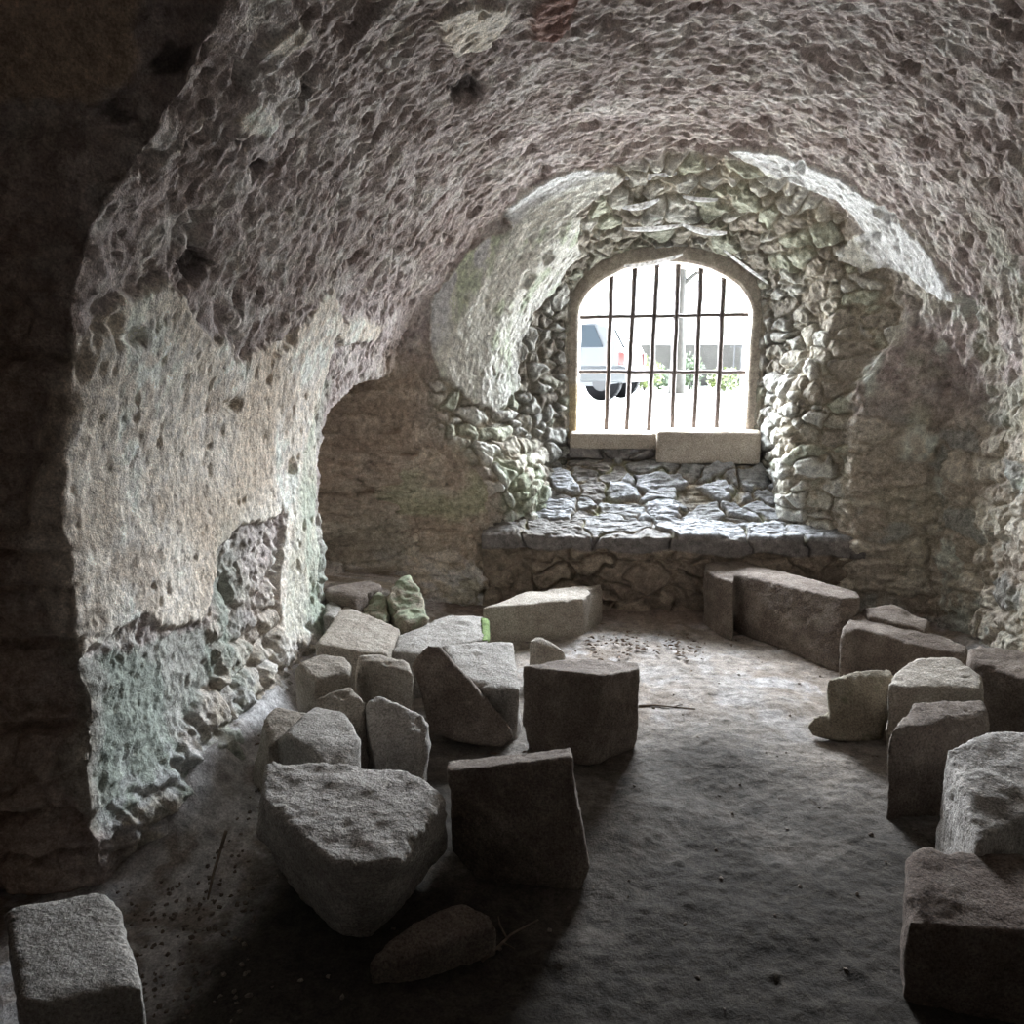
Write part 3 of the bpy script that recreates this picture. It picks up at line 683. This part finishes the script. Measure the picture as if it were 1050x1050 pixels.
block('worn_block', 'worn block with a lumpy rounded top behind the dark cube in the row', G_WARM,
      [(918, 687, .30), (940, 673, .32), (977, 672, .32), (1007, 693, .29), (1008, 707, .27), (967, 704, .28), (930, 706, .28), (912, 702, .28)], [(910, 712, .24), (912, 742, .1), (1008, 730, .1)], shrink=.92, voxel=.010, smooth=4, amp=.01, seed=25)
block('ashlar_block', 'dark upright cube with a pale top beside the trodden floor', G_BROWN,
      [(914, 748, .345), (937, 719, .36), (1008, 716, .36), (1014, 728, .35), (1016, 744, .32), (975, 738, .345)], [(914, 820, .02), (941, 834, 0), (990, 832, 0)], shrink=.95, voxel=.010, smooth=3, amp=.01, seed=26)
block('worn_block', 'squat block cut by the frame edge, under the right wall', G_BROWN,
      [(992, 664, .32), (1004, 661, .325), (1050, 667, .31), (1085, 680, .3), (1080, 705, .28), (1010, 685, .29), (994, 674, .31)], shrink=.95, voxel=.012, smooth=4, seed=27)
block('rough_boulder', 'large broken block with one bright smooth side at the frame edge', G_ROUGH,
      [(970, 769, .39), (1000, 756, .40), (1023, 748, .41), (1085, 749, .41), (1120, 800, .36), (1060, 838, .32), (1003, 866, .31), (994, 812, .36)], [(967, 868, .06), (1000, 872, .08), (1060, 880, .08)], shrink=.98, voxel=.010, smooth=3, amp=.010, seed=28, ridged=.003)
block('worn_block', 'low reddish brown block nearest the viewer in the right hand row', G_DARK,
      [(930, 876, .27), (949, 867, .275), (1038, 873, .275), (1110, 890, .27), (1100, 960, .25), (1018, 957, .24), (932, 946, .24)], [(946, 1018, 0), (965, 1030, 0), (1080, 1040, 0)], shrink=.96, voxel=.010, smooth=4, amp=.01, seed=29)
block('stone_slab', 'dark slab tucked between the rebated block and the right wall', G_BROWN,
      [(884, 622, .30), (915, 618, .31), (955, 636, .28), (950, 646, .26), (890, 632, .28)], shrink=1.0, voxel=.014, seed=30)

slab_ = [o for o in bpy.data.objects if o.get('label', '').startswith('pale flat topped slab')][0]
MOSS = plain('moss', (.16, .225, .08), 1.0, noise=70)
mo = shaped_stone('moss', [PT([(493, 633, .262), (501, 636, .255), (500, 657, .243), (494, 657, .247), (502, 658, .12), (502, 638, .13), (495, 658, .13)])], MOSS, .007, 2, .006, 12, 44, slab_, np.array(slab_.location))
mo['label'] = 'bright green moss'

# ------------------------------------------------------------------ twigs, leaf litter, gravel
def twig(label, pts, r, forks=(), group=None):
    P3 = [Vector(atz(x, y, z)) for x, y, z in pts]
    base = P3[0].copy(); base.z = min(p.z for p in P3)
    bm = bmesh.new(); n = len(P3)
    add_tube(bm, [p - base for p in P3], [r * (1 - .5 * k / (n - 1)) for k in range(n)], 6)
    for f in forks:
        Q = [Vector(atz(x, y, z)) - base for x, y, z in f]; add_tube(bm, Q, [r * .6] * (len(Q) - 1) + [r * .3], 5)
    o = bm_obj('twig', bm, TWIG, None, True); o.location = base
    return tag(o, label, 'twig')
fz = lambda px, py: float(floor_h(np.array([[atz(px, py, 0)[0]]]), np.array([[atz(px, py, 0)[1]]]))[0, 0])
def on(pts, lift=.006): return [(x, y, fz(x, y) + lift) for x, y in pts]
twig('thin dark twig lying on the lit floor beside the standing block', on([(655, 724), (672, 723), (690, 725), (713, 727)]), .006, [on([(690, 725), (700, 722)])])
twig('bare stick lying along the shaded floor near the left wall', on([(232, 852), (226, 872), (219, 895), (213, 922)]), .006)
twig('forked reddish twig on the ground in front of the grooved block', on([(494, 985), (512, 970), (524, 958), (552, 943)]), .005, [on([(520, 962), (513, 950), (511, 940)]), on([(516, 967), (528, 973)])])
rng = np.random.default_rng(5)
bm = bmesh.new()
def leaf(x, y, s, a):
    z = float(floor_h(np.array([[x]]), np.array([[y]]))[0, 0]) + .012
    c, si = math.cos(a), math.sin(a); up = rng.uniform(.0, .5) * s
    prof = [(-1, 0), (-.4, .38), (.3, .34), (1, 0), (.3, -.34), (-.4, -.38)]
    vs = [bm.verts.new((x + s * (u * c - v * si), y + s * (u * si + v * c), z + up * abs(v) * 1.6 + rng.uniform(0, .006))) for u, v in prof]
    mid = [bm.verts.new((x + s * u * c, y + s * u * si, z)) for u in (-.4, .3)]
    for f in ((0, 1, 6), (1, 2, 7, 6), (2, 3, 7), (3, 4, 7), (4, 5, 6, 7), (5, 0, 6)):
        bm.faces.new([(vs + mid)[k] for k in (vs.index(vs[f[j]]) if f[j] < 6 else f[j] for j in range(len(f)))])
for (px, py, sx, sy, n) in ((640, 665, 45, 10, 60), (690, 668, 40, 12, 40), (560, 690, 30, 10, 10), (700, 660, 20, 8, 12), (625, 690, 25, 10, 14), (520, 780, 25, 12, 10), (275, 800, 15, 15, 6)):
    for k in range(n):
        q = atz(px + rng.normal() * sx * .6, py + rng.normal() * sy * .6, 0)
        leaf(q[0], q[1], rng.uniform(.010, .022), rng.uniform(0, 6.3))
o = bm_obj('leaf_litter', bm, LEAF); tag(o, 'dry brown leaf litter on the floor below the ledge', 'leaf litter', kind='stuff')
bm = bmesh.new()
for k in range(420):
    if k < 160: x, y = -1.25 + abs(rng.normal()) * .10, rng.uniform(1.5, 3.2)
    elif k < 300: x, y = rng.uniform(-.9, 1.5), rng.uniform(1.5, 4.5)
    else: q = atz(rng.uniform(120, 260), rng.uniform(900, 1045), 0); x, y = q[0], q[1]
    r = rng.uniform(.003, .008); z = float(floor_h(np.array([[x]]), np.array([[y]]))[0, 0])
    m = Matrix.Translation((x, y, z + r * .4)) @ Matrix.Rotation(rng.uniform(0, 6), 4, 'Z') @ Matrix.Diagonal((r * rng.uniform(.8, 1.6), r, r * rng.uniform(.5, .9), 1))
    bmesh.ops.create_icosphere(bm, subdivisions=1, radius=1, matrix=m)
for v in bm.verts: v.co += Vector(rng.normal(size=3) * .0012)
o = bm_obj('gravel', bm, G_BROWN); tag(o, 'loose grit and small gravel scattered over the earth floor', 'gravel', kind='stuff')

# ------------------------------------------------------------------ outside
GZ = .93
bm = bmesh.new(); add_box(bm, (-30, YW + .34, GZ - .2), (34, 70, GZ))
M_GND, nt, b = new_mat('pale_gravel_yard')
tc = nt.nodes.new('ShaderNodeTexCoord').outputs['Object']; n = node(nt, 'ShaderNodeTexNoise', Scale=3.0, Detail=6.0); nt.links.new(tc, n.inputs['Vector'])
nt.links.new(ramp(nt, n.outputs[0], [(.3, (.48, .47, .44)), (.7, (.58, .57, .54))]), b.inputs['Base Color'])
tag(bm_obj('ground', bm, M_GND), 'pale gravel yard outside the window', 'ground', kind='structure')
hill = np.stack(np.meshgrid(np.linspace(-70, 90, 90), np.linspace(62, 120, 40), indexing='ij'), -1)
hp = np.stack([hill[..., 0], hill[..., 1], np.zeros(hill.shape[:2])], -1); hp[..., 2] = GZ - .5 + 12 * sstep(62, 110, hp[..., 1]) + 3 * fbm(hp, .05, 3, 7)
tag(grid_mesh('hills', hp, plain('hillside', (.035, .05, .03), 1, noise=.6)), 'hazy green hillside beyond the yard', 'hill', kind='structure')

CARW = plain('car_paint', (.06, .063, .068), .3, 0, .5); CARB = plain('car_bumper', (.026, .028, .03), .5); CARG = plain('car_glass', (.02, .025, .03), .15, 0, .1)
TYRE = plain('tyre_rubber', (.004, .004, .0045), .8, 0, .05); HUB = plain('hub_metal', (.02, .02, .022), .6); RED = plain('tail_lamp_red', (.06, .012, .01), .4)
CTH = math.radians(74); _c = aty(639, 400, 15.0)
car = empty('car', (_c[0] + .88 * math.cos(CTH), 15.0 + .88 * math.sin(CTH), GZ), (0, 0, CTH)); tag(car, 'pale car parked outside beyond the left of the barred window', 'car')
def loft_body(prof, hw, taper, mat, name):
    bm = bmesh.new(); rings = []
    for s in (-1, -.92, -.6, 0, .6, .92, 1):
        e = abs(s); k = 1 - taper * (e > .9) * (1 if e == 1 else .25)
        rings.append([bm.verts.new((s * hw * (1 - .10 * max(0, (z - .8)) * (e > .5)), y * (1 if e < .95 else .985), .15 + (z - .15) * k)) for y, z in prof])
    for r0, r1 in zip(rings, rings[1:]):
        for j in range(len(prof)): bm.faces.new((r0[j], r0[(j + 1) % len(prof)], r1[(j + 1) % len(prof)], r1[j]))
    bm.faces.new(rings[0]); bm.faces.new(rings[-1][::-1]); bmesh.ops.recalc_face_normals(bm, faces=bm.faces[:])
    return bm_obj(name, bm, mat, car)
loft_body([(.06, .45), (.02, .62), (.05, .98), (.32, 1.42), (.6, 1.52), (1.9, 1.50), (2.6, 1.0), (3.7, .88), (4.05, .7), (4.1, .3), (.5, .28), (.12, .34)], .88, .03, CARW, 'body')
bm = bmesh.new(); add_box(bm, (-.90, -.06, .34), (.90, 4.14, .66), .06, 3); bm_obj('lower_cladding', bm, CARB, car, True)
bm = bmesh.new(); vs = [bm.verts.new(p) for p in ((-.70, .06, 1.02), (.70, .06, 1.02), (.60, .285, 1.38), (-.60, .285, 1.38))]; bm.faces.new(vs)
r = bmesh.ops.extrude_face_region(bm, geom=bm.faces[:]); bmesh.ops.translate(bm, verts=[v for v in r['geom'] if isinstance(v, bmesh.types.BMVert)], vec=(0, -.02, .0)); bmesh.ops.recalc_face_normals(bm, faces=bm.faces[:])
bm_obj('rear_window', bm, CARG, car)
for sx in (-1, 1):
    bm = bmesh.new(); vs = [bm.verts.new(p) for p in ((sx * .872, .42, 1.02), (sx * .872, 2.45, 1.02), (sx * .825, 1.85, 1.42), (sx * .825, .62, 1.44))]; f = bm.faces.new(vs)
    r = bmesh.ops.extrude_face_region(bm, geom=[f]); bmesh.ops.translate(bm, verts=[v for v in r['geom'] if isinstance(v, bmesh.types.BMVert)], vec=(sx * .02, 0, 0)); bmesh.ops.recalc_face_normals(bm, faces=bm.faces[:])
    bm_obj('side_window', bm, CARG, car)
for s in (-1, 1):
    bm = bmesh.new(); add_box(bm, (s * .80 - .09, -.01, .68), (s * .80 + .09, .12, .92), .03); bm_obj('tail_lamp', bm, RED, car, True)
    bm = bmesh.new(); add_box(bm, (s * .62 - .07, -.075, .5), (s * .62 + .07, -.05, .54)); bm_obj('reflector', bm, RED, car)
bm = bmesh.new(); add_box(bm, (-.26, -.075, .42), (.26, -.055, .53)); bm_obj('number_plate', bm, CARW, car)
for yy in (.45, 3.3):
    for s in (-1, 1):
        bm = bmesh.new()
        bmesh.ops.create_cone(bm, cap_ends=True, segments=32, radius1=.35, radius2=.35, depth=.34, matrix=Matrix.Translation((s * .70, yy, .35)) @ Matrix.Rotation(math.pi / 2, 4, 'Y'))
        bmesh.ops.bevel(bm, geom=[e for e in bm.edges if len(e.link_faces) == 2 and any(len(f.verts) > 4 for f in e.link_faces)], offset=.04, segments=3, affect='EDGES')
        w = bm_obj('wheel', bm, TYRE, car, True)
        bm = bmesh.new(); bmesh.ops.create_cone(bm, cap_ends=True, segments=24, radius1=.2, radius2=.17, depth=.23, matrix=Matrix.Translation((s * .78, yy, .35)) @ Matrix.Rotation(s * math.pi / 2, 4, 'Y'))
        bm_obj('hub', bm, HUB, w)
BARK = plain('tree_bark', (.022, .02, .017), .95, noise=9)
LEAVES = {k: plain('leaf_' + k, c, .8) for k, c in (('green', (.018, .032, .007)), ('yellow', (.04, .052, .006)))}
def foliage(bm, c, r, n, s):
    for k in range(n):
        d = rng.normal(size=3); d /= np.linalg.norm(d); p = Vector(np.array(c) + d * np.array(r) * rng.uniform(.45, 1))
        a = Vector(rng.normal(size=3)).normalized(); b_ = a.orthogonal().normalized(); w = s * rng.uniform(.6, 1.3)
        vs = [bm.verts.new(p + a * w), bm.verts.new(p + b_ * w * .5), bm.verts.new(p - a * w), bm.verts.new(p - b_ * w * .5)]; bm.faces.new(vs)
TB_ = aty(694, 378, 19.0)
tree = empty('tree', (TB_[0], 19.0, GZ)); tag(tree, 'tree with a slender pale trunk seen through the middle of the grille', 'tree')
bm = bmesh.new(); tp = [(0, 0, -.05), (.02, 0, .8), (-.02, 0, 1.8), (0, 0, 3.0), (.05, 0, 4.6), (.1, 0, 6.0)]
add_tube(bm, tp, [.21, .17, .155, .145, .11, .05], 10); bm_obj('trunk', bm, BARK, tree, True)
for q in ([(0, 0, 2.5), (.6, -.1, 3.0), (1.3, -.2, 3.25)], [(0, 0, 2.8), (-.5, 0, 3.4), (-1.1, .1, 3.7)], [(.02, 0, 3.4), (.7, .3, 4.3), (1.2, .4, 5.0)]):
    bm = bmesh.new(); add_tube(bm, q, [.06, .045, .02], 7); bm_obj('branch', bm, BARK, tree, True)
bm = bmesh.new()
for c, r, n in (((-1.25, 0, 3.75), (.7, .7, .45), 500), ((1.25, -.1, 3.55), (.6, .6, .35), 350), ((0, .4, 5.6), (1.9, 1.5, 1.5), 2200)): foliage(bm, c, r, n, .09)
bm_obj('crown', bm, LEAVES['green'], tree)
def bush(px, y, rx, rz, mat, label):
    p = aty(px, 378, y); e = empty('bush', (p[0], y, GZ)); bm = bmesh.new(); foliage(bm, (0, 0, rz * .55), (rx, rx * .7, rz * .6), int(700 * rx), .08); bm_obj('foliage', bm, LEAVES[mat], e)
    bm = bmesh.new(); add_tube(bm, [(0, 0, -.03), (.02, 0, rz * .6)], [.04, .02], 6); bm_obj('stem', bm, BARK, e)
    tag(e, label, 'bush')
bush(661, 21, .55, .85, 'yellow', 'yellow green bush left of the tree trunk outside the grille')
bush(676, 22, .36, .6, 'green', 'low green bush close to the left of the tree trunk outside')
bush(708, 22, .40, .9, 'green', 'dark green bush close to the right of the tree trunk outside')
bush(744, 21, .5, .55, 'yellow', 'low yellow green bush near the right jamb of the window outside')
bm = bmesh.new(); add_box(bm, (-14, 26, GZ - .1), (18, 26.45, GZ + 1.35), .05)
tag(bm_obj('boundary_wall', bm, stone_mat('yard_wall', (.035, .033, .03), (.045, .043, .04), (.055, .052, .048), scale=2)), 'low pale boundary wall across the far side of the yard', 'wall')
fe_ = empty('railing', (aty(752, 378, 24)[0], 24, GZ)); tag(fe_, 'thin upright railing beyond the right edge of the window', 'railing')
for k in range(2): bm = bmesh.new(); add_box(bm, (-.1, -.02, .3 + k * .9), (3.1, .02, .34 + k * .9)); bm_obj('rail', bm, HUB, fe_)
for k in range(16): bm = bmesh.new(); add_box(bm, (k * .2, -.012, -.02), (k * .2 + .025, .012, 1.3)); bm_obj('baluster', bm, HUB, fe_)

# ------------------------------------------------------------------ cobwebs under the soffit of the recess
M_WEB, nt, b = new_mat('dusty_web')
tcn = nt.nodes.new('ShaderNodeTexCoord').outputs['Object']; n = node(nt, 'ShaderNodeTexNoise', Scale=38.0, Detail=5.0); nt.links.new(tcn, n.inputs['Vector'])
b.inputs['Base Color'].default_value = (.75, .76, .78, 1); nt.links.new(ramp(nt, n.outputs[0], [(.3, (.3,) * 3), (.55, (1,) * 3)]), b.inputs['Alpha'])
def web(a, b_, y, wide, sag, label):
    pa, pb = Vector(aty(*a, y)), Vector(aty(*b_, y)); c = (pa + pb) / 2
    n, m = 16, 7; G_ = np.empty((n, m, 3))
    for i in range(n):
        for j in range(m):
            u, v = i / (n - 1), j / (m - 1) - .5
            w = 4 * u * (1 - u); q = pa.lerp(pb, u) + Vector((0, v * wide * (.25 + .75 * w), -sag * w * (1 - 2 * v * v) + .03 * abs(v)))
            G_[i, j] = q - c
    o = grid_mesh('cobweb', G_, M_WEB); o.location = c; tag(o, label, 'cobweb', 'cobwebs under the soffit')
web((634, 184), (694, 179), 5.02, .10, .02, 'topmost cobweb hanging from the crown of the recess arch')
web((638, 214), (676, 206), 5.15, .12, .03, 'cobweb below the topmost web and left of the crown')
web((700, 203), (736, 206), 5.12, .06, .015, 'small cobweb just right of the crown of the recess')
web((640, 236), (700, 232), 5.35, .08, .02, 'thin cobweb above the left half of the window arch')
web((700, 232), (745, 240), 5.38, .10, .03, 'cobweb above the right half of the window arch')
web((742, 258), (788, 292), 5.50, .05, .005, 'bright slanting cobweb at the upper right of the window')
web((640, 274), (700, 262), 5.66, .07, .03, 'cobweb draped along the window arch itself')

# ------------------------------------------------------------------ light
SKY_SUN, SKY_BACK = 122.0, 3.0
w = bpy.data.worlds.new('sky'); SC.world = w; w.use_nodes = True; nt = w.node_tree; nt.nodes.clear()
out = nt.nodes.new('ShaderNodeOutputWorld'); bg = nt.nodes.new('ShaderNodeBackground'); nt.links.new(bg.outputs[0], out.inputs[0])
tc = nt.nodes.new('ShaderNodeTexCoord'); sp = nt.nodes.new('ShaderNodeSeparateXYZ'); nt.links.new(tc.outputs['Generated'], sp.inputs[0])
# hazy backlit sky: bright towards the sun side beyond the window, calm blue behind the viewer
mr = node(nt, 'ShaderNodeMapRange', interpolation_type='SMOOTHSTEP'); nt.links.new(sp.outputs[1], mr.inputs[0])
mr.inputs[1].default_value = -.15; mr.inputs[2].default_value = .45; mr.inputs[3].default_value = SKY_BACK; mr.inputs[4].default_value = SKY_SUN
nt.links.new(ramp(nt, sp.outputs[2], [(0, (.60, .63, .66)), (.12, (.8, .86, .92)), (.38, (1.2, 1.30, 1.41)), (1, (1.12, 1.26, 1.41))]), bg.inputs[0]); nt.links.new(mr.outputs[0], bg.inputs[1])
pl_ = bpy.data.lights.new('window_portal', 'AREA'); pl_.shape = 'RECTANGLE'; pl_.size = (iR - iL) + .1; pl_.size_y = (iT - zsill) + .1
po = bpy.data.objects.new('window_portal', pl_); link(po); po.location = ((iL + iR) / 2, YW + .36, (iT + zsill) / 2); po.rotation_euler = (-math.pi / 2, 0, 0)
pl_.cycles.is_portal = True
SC.view_settings.view_transform = 'Standard'; SC.view_settings.look = 'None'; SC.view_settings.gamma = 1.0
SC.view_settings.use_curve_mapping = False; SC.view_settings.exposure = 0.0
SC.cycles.use_denoising = True; SC.cycles.use_adaptive_sampling = False
SC.cycles.use_guiding = True; SC.cycles.guiding_training_samples = 48
SC.cycles.max_bounces = 10; SC.cycles.diffuse_bounces = 8; SC.cycles.transparent_max_bounces = 12
SC.cycles.sample_clamp_indirect = 6.0
